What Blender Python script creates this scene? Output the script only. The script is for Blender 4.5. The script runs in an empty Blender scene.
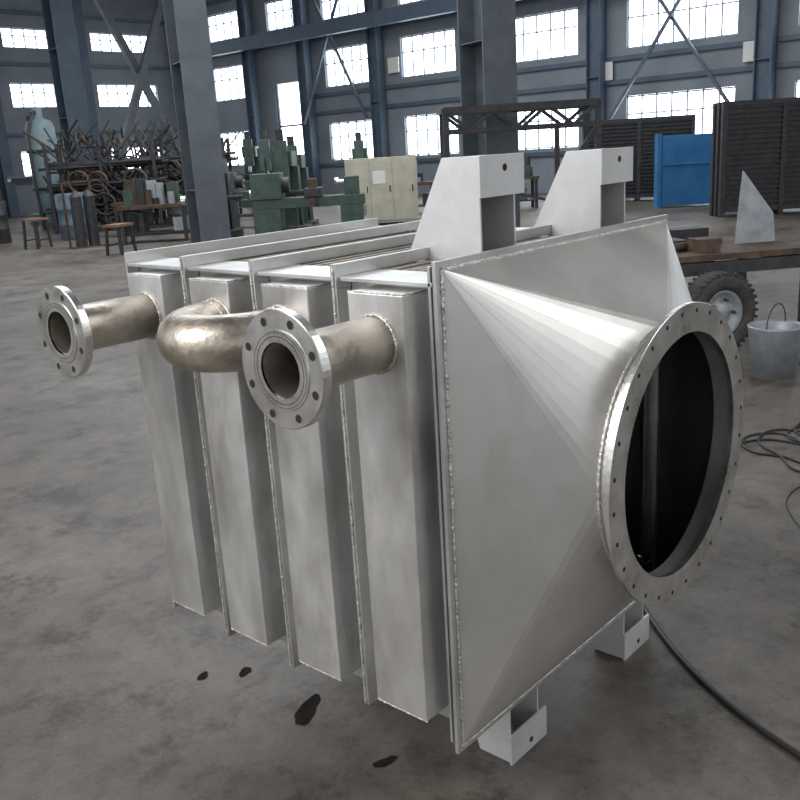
import bpy, math, random
from mathutils import Vector, Matrix
random.seed(7)
sc=bpy.context.scene
try:
    sc.view_settings.view_transform='Standard'
except Exception: pass

# ---------------------------------------------------------------- materials
def newmat(name):
    m=bpy.data.materials.new(name); m.use_nodes=True
    nt=m.node_tree; b=nt.nodes['Principled BSDF']; return m,nt,b
def mat(name,c1,c2=None,metal=0.0,rough=0.6,rvar=0.0,scale=4.0,detail=6,bump=0.0,bscale=None,stretch=(1,1,1),lo=.35,hi=.65,blot=0,bamt=.6):
    m,nt,b=newmat(name)
    b.inputs['Metallic'].default_value=metal
    b.inputs['Roughness'].default_value=rough
    b.inputs['Base Color'].default_value=(*c1,1)
    if c2 is None and rvar==0 and bump==0: return m
    tc=nt.nodes.new('ShaderNodeTexCoord'); mp=nt.nodes.new('ShaderNodeMapping')
    mp.inputs['Scale'].default_value=stretch
    nt.links.new(tc.outputs['Object'],mp.inputs['Vector'])
    n=nt.nodes.new('ShaderNodeTexNoise'); n.inputs['Scale'].default_value=scale; n.inputs['Detail'].default_value=detail
    n.inputs['Roughness'].default_value=.62
    nt.links.new(mp.outputs[0],n.inputs['Vector'])
    if c2 is not None:
        r=nt.nodes.new('ShaderNodeValToRGB'); r.color_ramp.elements[0].position=lo; r.color_ramp.elements[1].position=hi
        r.color_ramp.elements[0].color=(*c1,1); r.color_ramp.elements[1].color=(*c2,1)
        nt.links.new(n.outputs['Fac'],r.inputs['Fac']); col=r.outputs['Color']
        if blot:
            nb=nt.nodes.new('ShaderNodeTexNoise'); nb.inputs['Scale'].default_value=blot; nb.inputs['Detail'].default_value=7; nb.inputs['Roughness'].default_value=.7
            mp2=nt.nodes.new('ShaderNodeMapping'); mp2.inputs['Scale'].default_value=(1,1,.35); mp2.inputs['Location'].default_value=(3,5,1)
            nt.links.new(tc.outputs['Object'],mp2.inputs['Vector']); nt.links.new(mp2.outputs[0],nb.inputs['Vector'])
            rb=nt.nodes.new('ShaderNodeValToRGB'); rb.color_ramp.elements[0].position=.30; rb.color_ramp.elements[0].color=(.55,.50,.44,1)
            rb.color_ramp.elements[1].position=.46; rb.color_ramp.elements[1].color=(1,1,1,1)
            nt.links.new(nb.outputs['Fac'],rb.inputs['Fac'])
            mx=nt.nodes.new('ShaderNodeMix'); mx.data_type='RGBA'; mx.blend_type='MULTIPLY'; mx.inputs['Factor'].default_value=bamt
            nt.links.new(col,mx.inputs['A']); nt.links.new(rb.outputs['Color'],mx.inputs['B']); col=mx.outputs['Result']
        nt.links.new(col,b.inputs['Base Color'])
    if rvar:
        mr=nt.nodes.new('ShaderNodeMapRange'); mr.inputs['From Min'].default_value=.3; mr.inputs['From Max'].default_value=.7
        mr.inputs['To Min'].default_value=rough-rvar; mr.inputs['To Max'].default_value=rough+rvar
        nt.links.new(n.outputs['Fac'],mr.inputs['Value']); nt.links.new(mr.outputs[0],b.inputs['Roughness'])
    if bump:
        n2=nt.nodes.new('ShaderNodeTexNoise'); n2.inputs['Scale'].default_value=bscale or scale*8; n2.inputs['Detail'].default_value=4
        nt.links.new(mp.outputs[0],n2.inputs['Vector'])
        bp=nt.nodes.new('ShaderNodeBump'); bp.inputs['Strength'].default_value=bump; bp.inputs['Distance'].default_value=.01
        nt.links.new(n2.outputs['Fac'],bp.inputs['Height']); nt.links.new(bp.outputs[0],b.inputs['Normal'])
    return m
def emit(name,c,s):
    m,nt,b=newmat(name)
    b.inputs['Base Color'].default_value=(*c,1)
    b.inputs['Emission Color'].default_value=(*c,1); b.inputs['Emission Strength'].default_value=s
    return m
STEEL=mat('brushed_stainless',(.51,.515,.515),(.68,.685,.69),metal=.85,rough=.41,rvar=.08,scale=3.2,bump=.08,bscale=60,blot=5,bamt=.35)
STEELH=mat('header_stainless',(.52,.515,.505),(.73,.73,.725),metal=.82,rough=.40,rvar=.09,scale=5,bump=.12,bscale=30,stretch=(1,1,.5),blot=7,bamt=.5)
HOOD=mat('hood_sheet_steel',(.58,.575,.56),(.71,.70,.685),metal=.86,rough=.43,rvar=.05,scale=2.2,bump=.05,bscale=9,blot=3,bamt=.25)
HOODIN=mat('hood_inner_shade',(.08,.09,.09),(.13,.135,.13),metal=.6,rough=.55,scale=4)  # dark tone carries the shade inside the hood
SHINY=mat('machined_steel',(.55,.55,.53),(.76,.755,.74),metal=.95,rough=.30,rvar=.06,scale=12,bump=.05,bscale=90)
PIPE=mat('pickled_pipe_steel',(.35,.31,.26),(.62,.57,.50),metal=.85,rough=.38,rvar=.1,scale=9,bump=.2,bscale=50,blot=12)
WELD=mat('weld_bead',(.42,.40,.37),(.78,.76,.72),metal=.8,rough=.4,scale=60,bump=.5,bscale=120)
GALV=mat('bracket_plate',(.53,.54,.55),(.63,.64,.65),metal=.5,rough=.5,scale=6)
DARKIN=mat('interior_shade',(.008,.012,.013),(.02,.026,.028),rough=.8,scale=8)
HOLE=mat('hole_black',(.015,.015,.015),rough=.9)  # black solids painted in as the darkness of holes and grooves
TUBE=mat('finned_tube',(.26,.22,.17),(.48,.43,.37),metal=.5,rough=.5,scale=12)
BLUEST=mat('column_blue_paint',(.06,.09,.13),(.085,.12,.165),rough=.5,scale=2)
MULL=mat('window_frame_paint',(.24,.30,.37),(.30,.36,.44),rough=.5,scale=2)
DKCOL=mat('column_dark_haze_paint',(.075,.09,.105),(.11,.13,.15),rough=.5,scale=2)  # dark paint, lightened so the colour carries the hall's haze
WALLM=mat('wall_cladding',(.17,.195,.22),(.235,.26,.29),rough=.7,scale=.6)
CEIL=mat('ceiling_sheet',(.2,.21,.22),(.25,.25,.26),rough=.8,scale=.5)
WINM=emit('window_daylight',(.92,.96,1.0),5.0)
GREEN=mat('machine_green_paint',(.025,.052,.043),(.05,.088,.07),rough=.5,scale=5)
TEAL=mat('press_teal_paint',(.06,.12,.12),(.10,.18,.175),rough=.5,scale=4)
TANKM=mat('tank_blue_grey_paint',(.13,.19,.21),(.19,.26,.28),rough=.5,scale=4)
CREAM=mat('cabinet_cream_paint',(.40,.38,.30),(.50,.48,.39),rough=.55,scale=3)
RUST=mat('rusty_steel',(.055,.04,.03),(.13,.085,.06),metal=.3,rough=.7,scale=7)
BLACK=mat('black_iron',(.016,.016,.018),(.04,.04,.045),rough=.55,scale=8)
BLUEP=mat('blue_panel_paint',(.02,.13,.32),(.04,.19,.42),rough=.45,scale=2)
RUBBER=mat('tyre_rubber',(.02,.02,.02),(.06,.057,.052),rough=.8,scale=14,bump=.2)
BARREL=mat('barrel_blue_paint',(.05,.10,.16),(.12,.15,.18),rough=.5,scale=6)
WOOD=mat('stool_wood',(.16,.08,.045),(.26,.14,.08),rough=.6,scale=6)
GREYB=mat('bucket_galvanised',(.26,.29,.32),(.38,.41,.44),metal=.4,rough=.5,scale=8)
ORANGE=mat('orange_paint',(.35,.12,.03),rough=.5)
WHITE=mat('white_paper',(.7,.7,.66),rough=.7)
CABLE=mat('cable_black',(.012,.012,.014),rough=.5)
WET=mat('oil_stain',(.010,.009,.008),(.02,.018,.015),rough=.9,scale=9)
WET.node_tree.nodes['Principled BSDF'].inputs['Specular IOR Level'].default_value=.1

def floormat():
    m,nt,b=newmat('stained_concrete')
    tc=nt.nodes.new('ShaderNodeTexCoord')
    def noise(s,d,r=.6):
        n=nt.nodes.new('ShaderNodeTexNoise'); n.inputs['Scale'].default_value=s; n.inputs['Detail'].default_value=d; n.inputs['Roughness'].default_value=r
        nt.links.new(tc.outputs['Object'],n.inputs['Vector']); return n
    def ramp(src,p0,c0,p1,c1):
        r=nt.nodes.new('ShaderNodeValToRGB'); e=r.color_ramp.elements
        e[0].position=p0; e[0].color=(*c0,1); e[1].position=p1; e[1].color=(*c1,1)
        nt.links.new(src.outputs['Fac'],r.inputs['Fac']); return r.outputs['Color']
    def mul(a,c):
        mx=nt.nodes.new('ShaderNodeMix'); mx.data_type='RGBA'; mx.blend_type='MULTIPLY'; mx.inputs['Factor'].default_value=1
        nt.links.new(a,mx.inputs['A']); nt.links.new(c,mx.inputs['B']); return mx.outputs['Result']
    n1=noise(.55,8); n2=noise(5,9,.72); n3=noise(45,5,.7); n4=noise(2.2,10,.8)
    c=ramp(n1,.34,(.075,.064,.055),.66,(.175,.160,.145))
    c=mul(c,ramp(n2,.32,(.5,.47,.44),.62,(1.12,1.1,1.07)))
    c=mul(c,ramp(n3,.28,(.6,.6,.6),.45,(1,1,1)))
    c=mul(c,ramp(n4,.39,(.45,.41,.38),.49,(1.05,1.05,1.05)))
    nt.links.new(c,b.inputs['Base Color'])
    mr=nt.nodes.new('ShaderNodeMapRange'); mr.inputs['To Min'].default_value=.34; mr.inputs['To Max'].default_value=.68
    nt.links.new(n2.outputs['Fac'],mr.inputs['Value']); nt.links.new(mr.outputs[0],b.inputs['Roughness'])
    bp=nt.nodes.new('ShaderNodeBump'); bp.inputs['Strength'].default_value=.25; bp.inputs['Distance'].default_value=.01
    nt.links.new(n3.outputs['Fac'],bp.inputs['Height']); nt.links.new(bp.outputs[0],b.inputs['Normal'])
    return m
FLOOR=floormat()

# ---------------------------------------------------------------- mesh builder
class MB:
    def __init__(s,loc=(0,0,0),rz=0.0):
        s.v=[];s.f=[];s.mi=[];s.sm=[];s.mats=[]
        s.loc=loc; s.rz=rz
    def m(s,mt):
        if mt not in s.mats: s.mats.append(mt)
        return s.mats.index(mt)
    def add(s,vs,fs,mt,smooth=False,M=None):
        o=len(s.v)
        for v in vs:
            v=Vector(v)
            if M is not None: v=M@v
            s.v.append(v)
        k=s.m(mt)
        for f in fs: s.f.append([i+o for i in f]); s.mi.append(k); s.sm.append(smooth)
    def box(s,lo,hi,mt,M=None):
        x0,y0,z0=lo;x1,y1,z1=hi
        vs=[(x0,y0,z0),(x1,y0,z0),(x1,y1,z0),(x0,y1,z0),(x0,y0,z1),(x1,y0,z1),(x1,y1,z1),(x0,y1,z1)]
        s.add(vs,[(0,3,2,1),(4,5,6,7),(0,1,5,4),(1,2,6,5),(2,3,7,6),(3,0,4,7)],mt,M=M)
    def beam(s,a,b,w,mt,h=None,up=(0,0,1)):
        a=Vector(a);b=Vector(b);d=(b-a); L=d.length; d.normalize(); u=Vector(up)
        if abs(d.dot(u))>.98: u=Vector((1,0,0))
        x=d.cross(u).normalized(); y=x.cross(d).normalized(); h=h or w
        vs=[]
        for t in (a,b):
            for i,j in ((-1,-1),(1,-1),(1,1),(-1,1)): vs.append(t+x*w/2*i+y*h/2*j)
        s.add(vs,[(0,1,2,3),(7,6,5,4),(0,4,5,1),(1,5,6,2),(2,6,7,3),(3,7,4,0)],mt)
    def frame(s,a,b):
        a=Vector(a);b=Vector(b);d=(b-a).normalized(); u=Vector((0,0,1)) if abs(d.z)<.95 else Vector((1,0,0))
        x=d.cross(u).normalized(); y=x.cross(d).normalized(); return a,b,d,x,y
    def cyl(s,a,b,r,mt,seg=24,r2=None,caps=True,smooth=True):
        a,b,d,x,y=s.frame(a,b); r2=r if r2 is None else r2
        vs=[];n=seg
        for t,rr in ((a,r),(b,r2)):
            for i in range(n):
                th=2*math.pi*i/n; vs.append(t+(x*math.cos(th)+y*math.sin(th))*rr)
        s.add(vs,[(i,(i+1)%n,n+(i+1)%n,n+i) for i in range(n)],mt,smooth)
        if caps:
            s.add(vs[:n],[list(range(n))[::-1]],mt); s.add(vs[n:],[list(range(n))],mt)
    def lathe(s,a,b,prof,mt,seg=48,smooth=False,closed=True):
        a,b,d,x,y=s.frame(a,b); vs=[];n=seg
        for t,rr in prof:
            for i in range(n):
                th=2*math.pi*i/n; vs.append(a+d*t+(x*math.cos(th)+y*math.sin(th))*rr)
        fs=[];m=len(prof)
        for j in range(m if closed else m-1):
            k=(j+1)%m
            for i in range(n): fs.append((j*n+i,j*n+(i+1)%n,k*n+(i+1)%n,k*n+i))
        s.add(vs,fs,mt,smooth)
    def tube(s,pts,r,mt,seg=12,caps=True):
        pts=[Vector(p) for p in pts]; vs=[];n=seg;m=len(pts)
        px=None
        for i,p in enumerate(pts):
            d=(pts[min(i+1,m-1)]-pts[max(i-1,0)]).normalized()
            if px is None:
                u=Vector((0,0,1)) if abs(d.z)<.9 else Vector((1,0,0)); px=d.cross(u).normalized()
            else: px=(px-d*px.dot(d)).normalized()
            py=d.cross(px); rr=r[i] if isinstance(r,(list,tuple)) else r
            for k in range(n):
                th=2*math.pi*k/n; vs.append(p+(px*math.cos(th)+py*math.sin(th))*rr)
        fs=[]
        for j in range(m-1):
            for i in range(n): fs.append((j*n+i,j*n+(i+1)%n,(j+1)*n+(i+1)%n,(j+1)*n+i))
        s.add(vs,fs,mt,True)
        if caps: s.add(vs[:n],[list(range(n))],mt); s.add(vs[-n:],[list(range(n))[::-1]],mt)
    def bead(s,a,b,r,mt=None,step=.008):
        a=Vector(a);b=Vector(b);n=max(3,int((b-a).length/step)); pts=[];rs=[]
        for i in range(n+1):
            pts.append(a.lerp(b,i/n)+Vector([random.uniform(-1,1)*r*.25 for _ in range(3)])); rs.append(r*(1.15 if i%2 else .8)*random.uniform(.85,1.15))
        s.tube(pts,rs,mt or WELD,seg=6)
    def prism(s,poly,ext,mt):
        n=len(poly); e=Vector(ext); vs=[Vector(p) for p in poly]+[Vector(p)+e for p in poly]
        s.add(vs,[list(range(n))[::-1],list(range(n,2*n))]+[(i,(i+1)%n,n+(i+1)%n,n+i) for i in range(n)],mt)
    def done(s,name,parent=None,bevel=0):
        me=bpy.data.meshes.new(name); me.from_pydata([tuple(v) for v in s.v],[],s.f)
        for mt in s.mats: me.materials.append(mt)
        for p,k,sm in zip(me.polygons,s.mi,s.sm): p.material_index=k; p.use_smooth=sm
        me.update()
        import bmesh
        bm=bmesh.new(); bm.from_mesh(me); bmesh.ops.recalc_face_normals(bm,faces=bm.faces); bm.to_mesh(me); bm.free()
        o=bpy.data.objects.new(name,me); sc.collection.objects.link(o)
        o.location=s.loc; o.rotation_euler=(0,0,s.rz)
        if parent: o.parent=parent
        if bevel:
            bv=o.modifiers.new('bevel','BEVEL'); bv.width=bevel; bv.segments=2; bv.limit_method='ANGLE'; bv.angle_limit=math.radians(50)
        return o
def empty(name,loc=(0,0,0),rz=0):
    e=bpy.data.objects.new(name,None); e.location=loc; e.rotation_euler=(0,0,rz); sc.collection.objects.link(e); return e

# ================================================================ HEAT EXCHANGER
HX=empty('finned_tube_heat_exchanger',(0,0,.08))
W=1.0913; P=.2932; ZB=.24; ZT=1.44; L4=4*P
HY0,HY1=.045,.208
HXF=-.058; HZ0,HZ1=.345,1.376
b=MB()
for n in range(4):
    y0=n*P; y1=y0+P
    b.box((.035,y0+.008,.30),(W-.035,y1-.008,.34),STEEL)
    b.box((.035,y0+.009,.342),(.043,y1-.009,1.386),STEELH)
    b.box((W-.043,y0+.009,.342),(W-.035,y1-.009,1.386),STEEL)
    b.box((-.004,y0+.009,1.387),(.135,y1-.009,1.396),STEEL)
    b.box((W-.135,y0+.009,1.387),(W+.004,y1-.009,1.396),STEEL)
b.done('module_casing',HX,.001)
b=MB()
y=.03
while y<L4-.02:
    if min(abs(y+.006-n*P) for n in range(5))>.016:
        b.box((.137,y,1.361),(W-.137,y+.012,1.397+random.uniform(-.003,.003)),TUBE)
    y+=.03
b.box((.12,.022,.345),(W-.12,L4-.01,1.36),DARKIN)  # near-black block stands in for the shade inside the bundle
b.done('finned_tube_bundle',HX)
b=MB(); xf=-.014
for n in (1,2,3):
    for dy in (-.0085,.0015):
        y0=n*P+dy; y1=y0+.007
        b.box((xf,y0,.331),(.034,y1,1.369),STEEL)
        b.box((W-.034,y0,.331),(W,y1,1.369),STEEL)
        b.box((xf,y0,1.3965),(W,y1,1.426),STEEL)
        b.box((xf,y0,1.3695),(.034,y1,1.3962),STEEL)
        b.box((xf,y0,.2707),(W,y1,.299),STEEL)
        b.box((xf,y0,.2992),(.034,y1,.3308),STEEL)
    b.bead((xf-.001,n*P,.275),(xf-.001,n*P,1.42),.0038)
b.box((-.004,L4-.006,.2707),(W,L4+.002,1.426),STEEL)
b.box((-.004,.013,.2707),(.1,.02,1.43),STEEL); b.box((W-.1,.013,.2707),(W,.02,1.43),STEEL)
b.box((.1,.013,1.36),(W-.1,.02,1.43),STEEL); b.box((.1,.013,.2707),(W-.1,.02,.34),STEEL)
b.done('module_flange_plates',HX,.0008)
for n in range(4):
    b=MB(); y0=n*P+HY0; y1=n*P+HY1
    b.box((HXF,y0,HZ0),(.034,y1,HZ1),STEELH)
    b.done('header_box_%d'%(n+1),HX,.0035)
b=MB()
for n in range(4):
    y0=n*P+HY0; y1=n*P+HY1
    for yy in (y0-.001,y1+.001): b.bead((.034,yy,HZ0),(.034,yy,HZ1),.003,step=.012)
    b.bead((HXF+.002,y0,HZ1),(HXF+.002,y1,HZ1),.0022); b.bead((HXF+.002,y0,HZ0),(HXF+.002,y1,HZ0),.0022)
    b.bead((HXF+.002,y0+.001,HZ1),(.03,y0+.001,HZ1),.0022)
b.done('header_weld_beads',HX)
def nozzle(i,yc,zc,xe):
    b=MB(); c=Vector((xe,yc,zc)); ax=Vector((1,0,0))
    b.lathe(c,c+ax,[(.03,.062),(-.056-xe,.062),(-.056-xe,.055),(.004,.055)],PIPE,48,True,False)
    b.lathe(c,c+ax,[(0,.057),(0,.082),(.003,.083),(.003,.119),(.005,.121),(.024,.121),(.026,.119),(.026,.082),(.045,.066),(.045,.055)],SHINY,64,False,False)
    b.lathe(c,c+ax,[(-.0003,.068),(-.0003,.0695)],HOLE,64,False,False)
    b.lathe(c,c+ax,[(-.0003,.0765),(-.0003,.0775)],HOLE,64,False,False)
    b.cyl(c+ax*.2,c+ax*.205,.056,HOLE,40)
    for k in range(8):
        th=2*math.pi*(k+.5)/8; p=c+Vector((0,math.cos(th),math.sin(th)))*.1015
        b.cyl(p+ax*.0024,p+ax*.0265,.0088,HOLE,16)
        b.lathe(p,p+ax,[(.0022,.0088),(.0022,.0103)],PIPE,16,False,False)
    pts=[];rs=[]
    for k in range(73):
        th=2*math.pi*k/72; pts.append((HXF-.001,yc+.0635*math.cos(th),zc+.0635*math.sin(th))); rs.append(.005*(1.2 if k%2 else .8))
    b.tube(pts,rs,WELD,6)
    pts=[(xe+.046,yc+.0625*math.cos(2*math.pi*k/60),zc+.0625*math.sin(2*math.pi*k/60)) for k in range(61)]
    b.tube(pts,.0035,WELD,6)
    b.done('flanged_nozzle_%d'%i,HX)
nozzle(1,.133,1.265,-.333)
nozzle(2,3*P+.130,1.262,-.325)
# --- U bend
b=MB(); ya=P+.146; yb=2*P+.105; R=(yb-ya)/2; yc=(ya+yb)/2; xs=-.082; ZU=1.258
pts=[(-.055,ya,ZU)]
for k in range(25):
    th=math.pi*k/24; pts.append((xs-(R+.014)*math.sin(th),yc-R*math.cos(th),ZU))
pts.append((-.055,yb,ZU))
b.tube(pts,.068,PIPE,32)
for yy in (ya,yb):
    q=[(HXF-.001,yy+.069*math.cos(2*math.pi*k/60),ZU+.069*math.sin(2*math.pi*k/60)) for k in range(61)]
    b.tube(q,.005,WELD,6)
    q=[(xs+.002,yy+.0675*math.cos(2*math.pi*k/60),ZU+.0675*math.sin(2*math.pi*k/60)) for k in range(61)]
    b.tube(q,.003,WELD,6)
b.done('return_bend',HX)
# --- end flange plate + hood
b=MB()
t=.010
b.box((0,0,ZB),(.045,t,ZT),STEEL); b.box((W-.045,0,ZB),(W,t,ZT),STEEL)
b.box((.0455,0,ZB),(W-.0455,t,ZB+.045),STEEL); b.box((.0455,0,ZT-.045),(W-.0455,t,ZT),STEEL)
b.done('hood_flange_plate',HX,.0008)
FX,FZ=.5685,.8998; D=.3015; RO=.3789; RN=.325
def transition(i0,RN,yoff,mt,name,solid):
    b=MB()
    cor=[Vector((W-i0,yoff,ZT-i0)),Vector((i0,yoff,ZT-i0)),Vector((i0,yoff,ZB+i0)),Vector((W-i0,yoff,ZB+i0))]
    N=48; yh=-(D-.055)
    circ=[Vector((FX+RN*math.cos(2*math.pi*i/N),yh+yoff,FZ+RN*math.sin(2*math.pi*i/N))) for i in range(N)]
    q=N//4
    for ci in range(4):
        c=cor[ci]; ids=[ci*q+int(round(j*q/3)) for j in range(4)]
        for j in range(3):
            a0,a1=ids[j],ids[j+1]
            poly=[c]+[circ[i%N] for i in range(a0,a1+1)]
            b.add(poly,[[0,i,i+1] for i in range(1,len(poly)-1)],mt)
        nxt=cor[(ci+1)%4]
        b.add([c,circ[((ci+1)*q)%N],nxt],[(0,1,2)],mt)
    o=b.done(name,HX)
    if solid:
        so=o.modifiers.new('thick','SOLIDIFY'); so.thickness=.004; so.offset=0
    return cor
cor=transition(.018,RN,0,HOOD,'square_to_round_hood',True)
transition(.026,RN-.008,.004,HOODIN,'hood_shade_skin',False)  # added dark skin, paints the hood interior's shade; not a real liner
yh=-(D-.055)
b=MB()
for ci in range(4): 
    b.bead(cor[ci]+Vector((0,-.002,0)),cor[(ci+1)%4]+Vector((0,-.002,0)),.0045)
q=[(FX+(RN+.002)*math.cos(2*math.pi*k/240),yh,FZ+(RN+.002)*math.sin(2*math.pi*k/240)) for k in range(241)]
b.tube(q,[.0055*(1.2 if k%2 else .75) for k in range(241)],WELD,6)
b.done('hood_weld_beads',HX)
b=MB(); c=Vector((FX,yh,FZ)); d=Vector((0,-1,0))
b.lathe(c,c+d,[(-.004,RN),(.043,RN),(.043,RN-.006),(-.004,RN-.006)],STEEL,96,False)
b.lathe(c,c+d,[(.043,.308),(.043,RO-.001),(.044,RO),(.054,RO),(.055,RO-.001),(.055,.308)],SHINY,96,False)
for k in range(28):
    th=2*math.pi*(k+.4)/28; p=c+Vector((math.cos(th),0,math.sin(th)))*(RO-.02)
    b.cyl(p+d*.0425,p+d*.0556,.0058,HOLE,12)
b.done('round_duct_flange',HX)
# --- support brackets
def bracket(i,x0,x1,zbase,ztip,yn=.12):
    s=1 if ztip>zbase else -1; b=MB(); t=.006
    for xx in (x0,x1-t):
        b.prism([(xx,yn,zbase),(xx,yn+.245,zbase),(xx,yn+.112,ztip),(xx,yn,ztip)],(t,0,0),GALV)
    b.prism([(x0+t,yn+.245,zbase),(x0+t,yn+.112,ztip),(x0+t,yn+.106,ztip),(x0+t,yn+.239,zbase)],(x1-x0-2*t,0,0),GALV)
    z0,z1=sorted((ztip-s*.0005,ztip-s*.006)); b.box((x0+t,yn,z0),(x1-t,yn+.105,z1),GALV)
    z0,z1=sorted((ztip+s*.001,ztip-s*.098)); b.box((x0-.008,yn-.009,z0),(x1+.03,yn-.001,z1),GALV)
    zc=(z0+z1)/2+s*.018
    b.cyl(((x0+x1)/2+.02,yn-.0098,zc),((x0+x1)/2+.02,yn-.004,zc),.009,HOLE,16)
    b.done('support_bracket_%d'%i,HX,.001)
bracket(1,.325,.475,1.385,1.644)
bracket(2,.905,1.055,1.385,1.637)
bracket(3,.385,.535,.34,-.079)
bracket(4,1.07,1.215,.34,-.079)
b=MB()
b.box((.36,.13,.232),(1.23,.17,.269),STEEL)
b.done('bottom_rail',HX)

# ================================================================ ROOM
b=MB(); b.box((-14,-14,-.2),(26.3,36.9,0),FLOOR); b.done('floor')
XW=26.0; YW=36.5
def wall_with_openings(name,axis,pos,span,H,wins,thick=.3):
    b=MB()
    us=sorted(set([span[0],span[1]]+[w[0] for w in wins]+[w[1] for w in wins]))
    for a,c in zip(us[:-1],us[1:]):
        mid=(a+c)/2
        cuts=sorted([(w[2],w[3]) for w in wins if w[0]<mid<w[1]])
        z=0
        for z0,z1 in cuts+[(H,H)]:
            if z0>z+1e-4:
                if axis=='x': b.box((pos,a,z),(pos+thick,c,z0),WALLM)
                else: b.box((a,pos,z),(c,pos+thick,z0),WALLM)
            z=z1
    return b.done(name)
H=10
east=[]
ys=[(9.7,13.2),(14.95,17.65),(20,22.6),(24.3,26.75),(28.1,30.1),(32,34.2)]
for a,c in ys:
    east.append((a,c,4.38,5.85)); east.append((a,c,6.95,8.1))
    if a==28.1: continue
    east.append((a,c,1.5,2.98))
for a,c in ((5,8.0),(-1,2.5)):
    east+= [(a,c,4.38,5.85),(a,c,6.95,8.1),(a,c,1.5,2.98)]
east=[w for w in east if not (w[0]==28.1 and w[2]==4.38)]
door=(28.1,29.95,0,4.8)
wall_with_openings('wall_east','x',XW,(-14,YW+.3),H,east+[door])
north=[]
for a,c in ((-8,-4),(-2,1.5),(3.5,6.5),(8,11),(12.9,15.6),(17.4,19.9),(21.4,24.5)):
    north+= [(a,c,4.35,5.35),(a,c,6.7,7.5),(a,c,1.6,2.6)]
wall_with_openings('wall_north','y',YW,(-14,XW),H,north)
k=0
def window(axis,pos,w,name):
    b=MB(); a,c,z0,z1=w
    def bx(u0,u1,p0,p1,q0,q1,m):
        if axis=='x': b.box((p0,u0,q0),(p1,u1,q1),m)
        else: b.box((u0,p0,q0),(u1,p1,q1),m)
    bx(a,c,pos+.18,pos+.2,z0,z1,WINM)
    n=max(3,int((c-a)/.45))
    for i in range(n+1):
        u=a+(c-a)*i/n; bx(max(a,u-.022),min(c,u+.022),pos+.08,pos+.14,z0,z1,MULL)
    for zz in (z0+.03,z0+(z1-z0)*.62,z1-.03): bx(a,c,pos+.09,pos+.13,zz-.022,zz+.022,MULL)
    b.done(name)
for w in east: k+=1; window('x',XW,w,'window_%d'%k)
for w in north: k+=1; window('y',YW,w,'window_%d'%k)
b=MB(); b.box((XW+.18,28.12,0),(XW+.2,29.93,4.78),WINM)
for u in (28.16,29.9): b.box((XW+.05,u-.04,0),(XW+.14,u+.04,4.78),BLUEST)
b.box((XW+.05,28.2,3.0),(XW+.14,29.86,3.08),BLUEST)
b.done('door_1')
b=MB(); b.box((-14,-14,H),(26.3,36.9,H+.1),CEIL); b.done('ceiling')

def hcol(name,x,y,w,d,h,mt,rz=0):
    b=MB((x,y,0),rz); t=.04
    b.box((-w/2,-d/2,0),(w/2,-d/2+t,h),mt); b.box((-w/2,d/2-t,0),(w/2,d/2,h),mt)
    b.box((-t/2,-d/2+t,0),(t/2,d/2-t,h),mt); b.box((-w/2-.08,-d/2-.08,0),(w/2+.08,d/2+.08,.04),mt)
    z=1.2
    while z<h: b.box((-w/2+.01,-d/2+t,z),(w/2-.01,d/2-t,z+.02),mt); z+=2.4
    return b.done(name)
for y in (3.6,8.75,14.1,18.9,23.6,27.6,31.1):
    hcol('steel_column',XW-.35,y,.36,.5,H,BLUEST)
for x in (16.4,20.6):
    hcol('steel_column',x,YW-.4,.4,.5,H,BLUEST)
b=MB()
for z in (1.25,3.35,4.05,6.25,8.5): b.box((XW-.12,-14,z),(XW-.002,27.9 if z<4.1 else YW-.1,z+.14),BLUEST)
b.done('trim_1')
b=MB()
for z in (1.3,3.2,6.0,8.0): b.box((-14,YW-.12,z),(XW-.2,YW-.002,z+.14),BLUEST)
b.done('trim_2')
hcol('steel_column',9.87,14.02,.62,.75,H,DKCOL,math.radians(-20))
hcol('steel_column',13.4,9.5,.75,.85,H,DKCOL,math.radians(-20))
hcol('steel_column',16.9,31.0,.8,.9,H,BLUEST,math.radians(-10))
hcol('steel_column',12.4,31.5,.6,.8,H,BLUEST,math.radians(-10))
b=MB()
b.beam((17.8,31.0,.3),(22.0,30.6,9.8),.26,DKCOL); b.beam((22.4,30.9,.3),(17.8,31.3,9.8),.26,DKCOL)
b.beam((12.9,31.5,9.3),(16.4,31.1,9.3),.3,BLUEST,.5); b.beam((17.4,31,8.8),(25.2,30,8.8),.25,BLUEST,.4)
b.done('cross_bracing')
b=MB()
b.beam((XW-.7,8.9,1.5),(XW-.7,13.9,8.6),.09,BLUEST); b.beam((XW-.8,13.9,1.5),(XW-.8,8.9,8.6),.09,BLUEST)
b.beam((XW-.7,23.9,3),(XW-.7,27.4,9.5),.09,BLUEST); b.beam((XW-.8,27.4,3),(XW-.8,23.9,9.5),.09,BLUEST)
b.done('cross_bracing')
b=MB()
b.beam((XW-1.1,-13,6.45),(XW-1.1,35.5,6.45),.3,BLUEST,.5)
b.done('crane_runway_beam')
b=MB()
for y,z in ((18.3,3.4),(13.9,3.5),(22.9,4.6),(9.2,3.6)):
    b.box((XW-.16,y-.3,z),(XW-.13,y+.25,z+.55),WHITE)
b.done('wall_notices')

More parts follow.
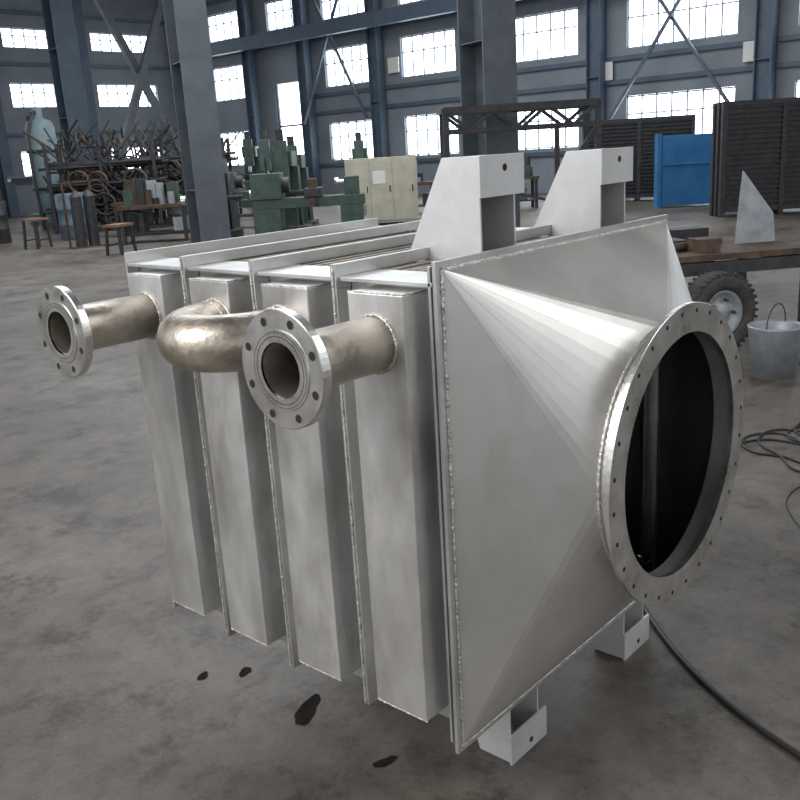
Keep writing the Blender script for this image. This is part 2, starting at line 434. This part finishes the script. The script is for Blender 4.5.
FR=math.radians(-47.8)
def lathe(x,y,rz,s=1.0,mt=GREEN,name='metal_lathe'):
    b=MB((x,y,0),rz)
    b.box((-1.1*s,-.35,0),(-.55*s,.35,.75),mt); b.box((.65*s,-.3,0),(1.1*s,.3,.75),mt)
    b.box((-1.1*s,-.3,.75),(1.15*s,.3,.95),mt); b.box((-1.1*s,-.38,.95),(-.5*s,.36,1.45),mt)
    b.cyl((-.5*s,0,1.2),(-.36*s,0,1.2),.16,BLACK,20); b.box((-.05*s,-.4,.95),(.3*s,.32,1.12),BLACK)
    b.box((.02,-.2,1.12),(.2,.1,1.3),RUST); b.box((.75*s,-.16,.95),(1.05*s,.16,1.3),mt); b.cyl((.6*s,0,1.2),(.78*s,0,1.2),.05,SHINY,12)
    b.cyl((.1,-.42,.85),(.1,-.5,.85),.08,RUST,16); b.box((-.5*s,-.28,.3),(.6*s,.28,.36),BLACK)
    b.cyl((-.8*s,0,1.45),(-.8*s,0,1.75),.03,BLACK,8)
    b.done(name,None,.01)
lathe(11.3,12.55,FR)
lathe(14.2,17.5,FR,1.2,GREEN,'long_lathe')  # another lathe, same build stretched longer
def mill(x,y,rz,s=1.0,mt=GREEN,name='milling_machine'):
    b=MB((x,y,0),rz)
    b.box((-.4*s,-.5*s,0),(.4*s,.5*s,.2*s),mt); b.box((-.25*s,0,.2*s),(.25*s,.45*s,1.4*s),mt)
    b.box((-.2*s,-.55*s,1.4*s),(.2*s,.5*s,1.7*s),mt); b.box((-.13*s,-.7*s,1.15*s),(.13*s,-.551*s,1.9*s),mt)
    b.cyl((0,-.62*s,1.9*s),(0,-.62*s,2.1*s),.08*s,BLACK,16); b.cyl((0,-.62*s,.98*s),(0,-.62*s,1.15*s),.05*s,SHINY,12)
    b.box((-.6*s,-.6*s,.85*s),(.6*s,-.15*s,.93*s),BLACK); b.box((-.2*s,-.45*s,.2*s),(.2*s,-.01,.85*s),mt)
    b.cyl((-.62*s,-.37*s,.89*s),(-.72*s,-.37*s,.89*s),.1*s,SHINY,16)
    b.done(name,None,.01)
mill(12.4,14.4,FR,1.1); mill(13.7,15.5,FR,1.05); mill(17.0,20.3,FR,1.2); mill(21.5,26.5,FR,1.3); mill(18.8,18.2,FR,1.1)
mill(11.6,15.9,FR,1.05,BLACK)
mill(14.9,29.6,FR,1.7,TEAL,'hydraulic_press')
b=MB((15.0,13.9,0),FR)
b.box((-.85,-.35,.08),(.85,.35,1.6),CREAM); b.box((-.82,-.33,0),(.82,.33,.08),BLACK)
for i in range(3):
    x=-.8+i*.54; b.box((x,-.365,.14),(x+.52,-.351,1.54),CREAM); b.box((x+.44,-.38,.8),(x+.47,-.366,.95),BLACK)
b.box((-.2,-.372,1.0),(.1,-.366,1.3),WHITE)
for i in range(5): b.box((-.7,-.372,.3+i*.05),(-.4,-.366,.32+i*.05),BLACK)
b.done('control_cabinet',None,.004)
def bench(x,y,rz,w=2,mt=BLACK,top=RUST):
    b=MB((x,y,0),rz)
    b.box((-w/2,-.4,.78),(w/2,.4,.86),top)
    for i in (-1,1):
        for j in (-1,1): b.box((i*(w/2-.08)-.04,j*.33-.04,0),(i*(w/2-.08)+.04,j*.33+.04,.78),mt)
    b.box((-w/2+.05,-.29,.2),(w/2-.05,.29,.24),mt)
    for _ in range(14):
        u=random.uniform(-w/2+.2,w/2-.2); v=random.uniform(-.25,.25); h=random.uniform(.1,.6)
        if random.random()<.5: b.box((u-.12,v-.1,.86),(u+.12,v+.1,.86+h),random.choice([BLACK,RUST,GREEN,BLACK,GREYB]))
        else: b.cyl((u,v,.86),(u,v,.86+h),.08,random.choice([BLACK,RUST,GREYB]),12)
    for _ in range(5):
        u=random.uniform(-w/2+.2,w/2-.2); b.box((u-.15,-.25,.24),(u+.15,.2,.24+random.uniform(.2,.5)),random.choice([BLACK,RUST,GREYB]))
    b.done('workbench')
bench(12.2,19.4,FR,2.0); bench(16.9,23.6,FR,2.4); bench(17.6,15.9,FR,2.4); bench(19.2,13.6,FR,2.4)
bench(22.5,31.5,0,3); bench(17.6,27.0,FR,3); bench(10.9,17.4,FR,1.6)
def rack(x,y,rz,w=3,h=2.2):
    b=MB((x,y,0),rz)
    for i in (-1,0,1):
        for j in (-.5,.5): b.beam((i*w/2,j,0),(i*w/2,j,h),.09,BLACK)
        for z in (.5,1.1,1.7): b.beam((i*w/2,-.5,z),(i*w/2,.5,z),.07,RUST)
    for z in (.5,1.1,1.7):
        for _ in range(14):
            yy=random.uniform(-.45,.45); zz=z+random.uniform(.06,.25); a=random.uniform(-w/2-.3,-w/2); c=random.uniform(w/2,w/2+.3)
            b.cyl((a,yy,zz),(c,yy+random.uniform(-.2,.2),zz+random.uniform(-.05,.05)),random.uniform(.02,.05),random.choice([RUST,BLACK,BLACK]),8)
    for _ in range(170):
        a=Vector((random.uniform(-w/2,w/2),random.uniform(-.5,.5),random.uniform(.1,h))); 
        b.cyl(a,a+Vector((random.uniform(-.6,.6),random.uniform(-.3,.3),random.uniform(-.05,.7))),random.uniform(.02,.04),random.choice([BLACK,RUST,BLACK]),6)
    for _ in range(9):
        cx=random.uniform(-w/2+.3,w/2-.3); rr=random.uniform(.2,.35); zc=random.uniform(.7,1.8)
        b.tube([(cx+rr*math.cos(t*.52),-.58+.004*t,zc+rr*math.sin(t*.52)) for t in range(36)],.03,random.choice([BLACK,RUST,BLACK]),6)
    b.done('pipe_rack')
rack(12.9,22.6,FR,3.0,2.5); rack(14.9,26.2,FR,3.0,2.7); rack(15.3,21.9,FR,2.2,2.4)
def barrel(x,y,s,mt):
    b=MB((x,y,0)); 
    b.lathe((0,0,0),(0,0,1),[(0,.29*s),(.02,.3*s),(.28*s,.29*s),(.30*s,.305*s),(.32*s,.29*s),(.58*s,.29*s),(.60*s,.305*s),(.62*s,.29*s),(.88*s,.3*s),(.9*s,.29*s),(.88*s,.27*s),(.88*s,.001)],mt,28,True,False)
    b.done('oil_barrel')
barrel(10.74,20.92,1.3,BARREL); barrel(11.5,21.9,1.2,RUST); barrel(9.4,22.6,1.2,BLACK)
def stool(x,y,h=.62,mt=WOOD):
    b=MB((x,y,0),.4)
    b.box((-.26,-.2,h-.05),(.26,.2,h),mt)
    for i in (-1,1):
        for j in (-1,1): b.beam((i*.24,j*.18,0),(i*.2,j*.15,h-.05),.05,BLACK)
    b.beam((-.22,-.17,.2),(.22,-.17,.2),.03,BLACK); b.beam((-.22,.17,.2),(.22,.17,.2),.03,BLACK)
    b.done('work_stool')
stool(8.80,15.67); stool(9.0,19.6,.7)
b=MB((9.4,18.3,0)); 
for xx in (0,.32): 
    b.cyl((xx,0,.02),(xx,0,1.15),.13,BLACK,16); b.cyl((xx,0,1.15),(xx,0,1.28),.13,BLACK,16,.04)
b.box((-.25,-.18,0),(.55,.18,.02),RUST)
b.beam((-.2,.17,.0),(-.2,.17,1.5),.04,RUST); b.beam((.5,.17,0),(.5,.17,1.5),.04,RUST); b.beam((-.2,.17,1.48),(.5,.17,1.48),.04,RUST)
b.done('gas_cylinder_trolley')
b=MB((12.6,25.5,0))
b.lathe((0,0,0),(0,0,1),[(.5,.001),(.5,.36),(.6,.43),(3.0,.43),(3.2,.36),(3.3,.14),(3.6,.14),(3.6,.001)],TANKM,28,True,False)
for i in range(3): 
    a=2.1*i; b.beam((.35*math.cos(a),.35*math.sin(a),0),(.35*math.cos(a),.35*math.sin(a),.6),.1,BLACK)
for z in (1.2,2.3): b.lathe((0,0,0),(0,0,1),[(z,.43),(z,.48),(z+.09,.48),(z+.09,.43)],BLACK,28,True)
b.tube([(-.45,-.2,.1),(-.57,-.3,1.5),(-.55,-.3,2.8),(-.3,-.2,3.4),(0,0,3.5)],.05,BLACK,8)
b.done('storage_tank')
b=MB((12.6,8.3,0),FR)
h=2.35; w=1.35
for i in (-1,1):
    for j in (-.5,.5): b.beam((i*w,j,0),(i*w*.98,j,h),.1,BLACK)
for j in (-.5,.5):
    b.beam((-w,j,h),(w,j,h),.12,BLACK); b.beam((-w,j,h-.35),(w,j,h-.35),.08,BLACK)
    for k2 in range(6):
        a=-w+k2*w/3; b.beam((a,j,h-.35 if k2%2 else h),(a+w/3,j,h if k2%2 else h-.35),.06,BLACK)
for i in (-1,0,1): b.beam((i*w,-.5,h),(i*w,.5,h),.08,BLACK)
b.beam((-w,-.5,1.2),(w,-.5,.5),.05,BLACK); b.beam((w,-.5,h-.35),(w*.45,-.5,1.0),.07,BLACK); b.beam((w*.45,-.5,h-.35),(w*.45,-.5,0),.08,BLACK)
b.done('steel_frame_stand')
def radiator(x,y,rz,w,h,mt=BLACK,name='radiator_panel_stack',n=3):
    b=MB((x,y,0),rz)
    for k2 in range(n):
        yy=k2*.28
        b.box((-w/2+.1,yy,.1),(w/2-.1,yy+.14,.2),mt); b.box((-w/2,yy,h-.1),(w/2,yy+.14,h),mt)
        for i in (-1,0,1): b.box((i*(w/2-.05)-.05,yy-.01,.0),(i*(w/2-.05)+.05,yy+.13,h-.1),mt)
        b.box((-w/2+.1,yy+.05,.2),(w/2-.1,yy+.12,h-.1),BLACK)
        z=.26
        while z<h-.12: b.box((-w/2+.1,yy+.0,z),(w/2-.1,yy+.05,z+.03),mt); z+=.1
    b.done(name)
radiator(17.95,5.45,math.radians(-50),2.5,2.3,BLACK)
radiator(21.8,10.6,math.radians(-58),2.9,2.2,BLACK)
b=MB((20.2,8.1,0),math.radians(-52))
b.box((-1.0,-.05,.05),(1.0,.25,1.7),BLUEP)
for i in (-1,1): b.box((i*1.06-.05,-.08,0),(i*1.06+.05,.28,1.75),BLUEP)
b.box((-1.0,-.08,1.0),(1.0,-.051,1.05),BLUEP)
b.done('blue_steel_bin',None,.005)
# ---- flatbed cart with tyre, bucket, plate
b=MB((6.05,2.05,0),math.radians(-40))
b.box((-.65,-.35,.72),(.85,.75,.77),RUST)
for yy in (-.35,.75): b.beam((-.7,yy,.66),(.9,yy,.66),.07,BLACK,.1)
for xx in (-.6,0,.8): b.beam((xx,-.3,.66),(xx,.7,.66),.06,BLACK,.08)
b.beam((-.6,.7,0.0),(-.6,.7,.61),.07,BLACK); b.beam((.8,.7,0.0),(.8,.7,.61),.07,BLACK)
b.beam((-.6,-.35,0.0),(-.6,-.35,.61),.07,BLACK); b.beam((.8,-.35,0.0),(.8,-.35,.61),.07,BLACK)
b.box((-.5,.1,.77),(-.05,.5,.85),BLACK); b.cyl((-.4,-.1,.81),(.3,.2,.81),.035,RUST,12); b.cyl((-.3,.3,.85),(-.3,.3,1.0),.06,SHINY,12)
b.box((.0,.5,.77),(.35,.7,.90),BLACK); b.box((-.62,.3,.77),(-.52,.6,.95),RUST); b.box((-.1,-.2,.77),(.1,.0,.88),RUST)
b.prism([(.45,.2,.77),(.83,.2,.77),(.80,.2,1.02),(.50,.2,1.40)],(.0,.02,0),GREYB)
b.done('workshop_cart')
b=MB((5.60,1.68,0),math.radians(-28)); R=.33
prof=[(-.1,.2),(-.11,.25),(-.1,.30),(-.07,.325),(0,.332),(.07,.325),(.1,.30),(.11,.25),(.1,.2),(.06,.19),(-.06,.19)]
b.lathe((0,0,R),(0,1,R),prof,RUBBER,48,True)
b.lathe((0,0,R),(0,1,R),[(-.06,.195),(-.085,.185),(-.05,.16),(-.03,.09),(-.06,.06),(-.06,.001)],GREYB,36,True,False)
for k2 in range(36):
    th=2*math.pi*k2/36; c=Vector((math.cos(th),0,math.sin(th)))
    b.beam(Vector((0,-.1,R))+c*.32,Vector((0,.1,R))+c*.32,.02,RUBBER,.02,up=c)
for k2 in range(5):
    th=2*math.pi*k2/5; p=Vector((.11*math.cos(th),-.05,R+.11*math.sin(th))); b.cyl(p,p+Vector((0,-.03,0)),.014,BLACK,8)
b.done('truck_wheel')
b=MB((5.08,1.03,0))
b.lathe((0,0,0),(0,0,1),[(0,.001),(0,.15),(.36,.19),(.37,.197),(.38,.19),(.36,.184),(.02,.145),(.02,.001)],GREYB,32,True,False)
pts=[(.19*math.cos(t),0,.37+.16*math.sin(t)) for t in [math.pi*i/16 for i in range(17)]]
b.tube(pts,.005,BLACK,6)
b.done('metal_bucket')
b=MB((6.6,1.0,0),math.radians(-40))
b.prism([(-.1,0,0),(.75,0,0),(.6,.15,.9),(.15,.15,.75)],(0,.02,0),RUST); b.beam((.0,.3,0),(.2,.16,.76),.04,RUST); b.beam((.7,.4,0),(.55,.17,.85),.04,RUST)
b.done('scrap_metal_sheet')
def cable(name,pts,r=.012):
    cu=bpy.data.curves.new(name,'CURVE'); cu.dimensions='3D'; cu.bevel_depth=r; cu.bevel_resolution=3
    sp=cu.splines.new('NURBS'); sp.points.add(len(pts)-1)
    for i,p in enumerate(pts): sp.points[i].co=(p[0],p[1],p[2] if len(p)>2 else r,1)
    sp.use_endpoint_u=True; sp.order_u=4
    cu.materials.append(CABLE); o=bpy.data.objects.new(name,cu); sc.collection.objects.link(o)
cable('power_cable',[(1.9,.75),(1.7,.5),(1.42,.22),(1.2,0),(1.02,-.25),(.9,-.5),(.8,-.8),(.7,-1.2)],.010)
for s in range(5):
    pts=[];cx,cy=(3.5+.38*s,.35-.16*s)
    for i in range(22):
        th=i*.7+s; rr=.22+.16*math.sin(i*1.3+s*2); pts.append((cx+rr*1.5*math.cos(th),cy+rr*math.sin(th)))
    cable('welding_cable',pts,.006)
cable('welding_cable',[(4.4,.2),(3.6,-.1),(3.0,.25),(2.6,.1),(2.2,-.25),(2.5,-.6),(2.9,-.9)],.003)
def stain(x,y,rx,ry,seed):
    random.seed(seed); b=MB((x,y,.0015),random.random()*3); n=40; vs=[]
    for i in range(n):
        th=2*math.pi*i/n; k2=1+.16*math.sin(2*th+seed)+.1*math.sin(3*th+seed*2)+.05*math.sin(7*th); vs.append((rx*k2*math.cos(th),ry*k2*math.sin(th),0))
    b.add(vs,[list(range(n))],WET); b.done('oil_stain')
stain(.204,.80,.075,.035,1); stain(.166,.421,.035,.02,2); stain(.227,1.148,.03,.02,3); stain(.12,1.25,.03,.015,4)

# ================================================================ LIGHT
w=bpy.data.worlds.new('world'); sc.world=w; w.use_nodes=True
bg=w.node_tree.nodes['Background']; bg.inputs['Color'].default_value=(.89,.92,.95,1); bg.inputs['Strength'].default_value=.95
def area(name,loc,target,size,e,c=(1,1,1),sy=None):
    l=bpy.data.lights.new(name,'AREA'); l.size=size; l.energy=e; l.color=c
    if sy: l.shape='RECTANGLE'; l.size_y=sy
    o=bpy.data.objects.new(name,l); o.location=loc
    o.rotation_euler=(Vector(target)-Vector(loc)).to_track_quat('-Z','Y').to_euler(); sc.collection.objects.link(o)
area('fill_light',(-7,3,7),(0,.5,.8),6,950,(1,.98,.96))  # added fill from camera left, standing for a probable open door
area('fill_light',(6,-7,8.5),(.5,0,.8),6,450,(1,.99,.97))  # added fill light on the hood side, not a real fixture
area('fill_light',(12,14,9.5),(12,14,0),14,2700,(.92,.96,1))  # added overhead fill that brightens the hall behind

# ================================================================ CAMERA
cd=bpy.data.cameras.new('camera'); cam=bpy.data.objects.new('camera',cd); sc.collection.objects.link(cam); sc.camera=cam
yaw,pitch,roll,f=.7369,.2717,-.0609,896.2
F=Vector((math.cos(yaw)*math.cos(pitch),math.sin(yaw)*math.cos(pitch),-math.sin(pitch)))
r0=Vector((math.sin(yaw),-math.cos(yaw),0)); u0=r0.cross(F)
rr=r0*math.cos(roll)+u0*math.sin(roll); uu=-r0*math.sin(roll)+u0*math.cos(roll)
M=Matrix(((rr.x,uu.x,-F.x,-1.4487),(rr.y,uu.y,-F.y,-1.1928),(rr.z,uu.z,-F.z,1.7491),(0,0,0,1)))
cam.matrix_world=M
cd.sensor_width=36; cd.lens=36*f/800; cd.clip_end=200; cd.clip_start=.05
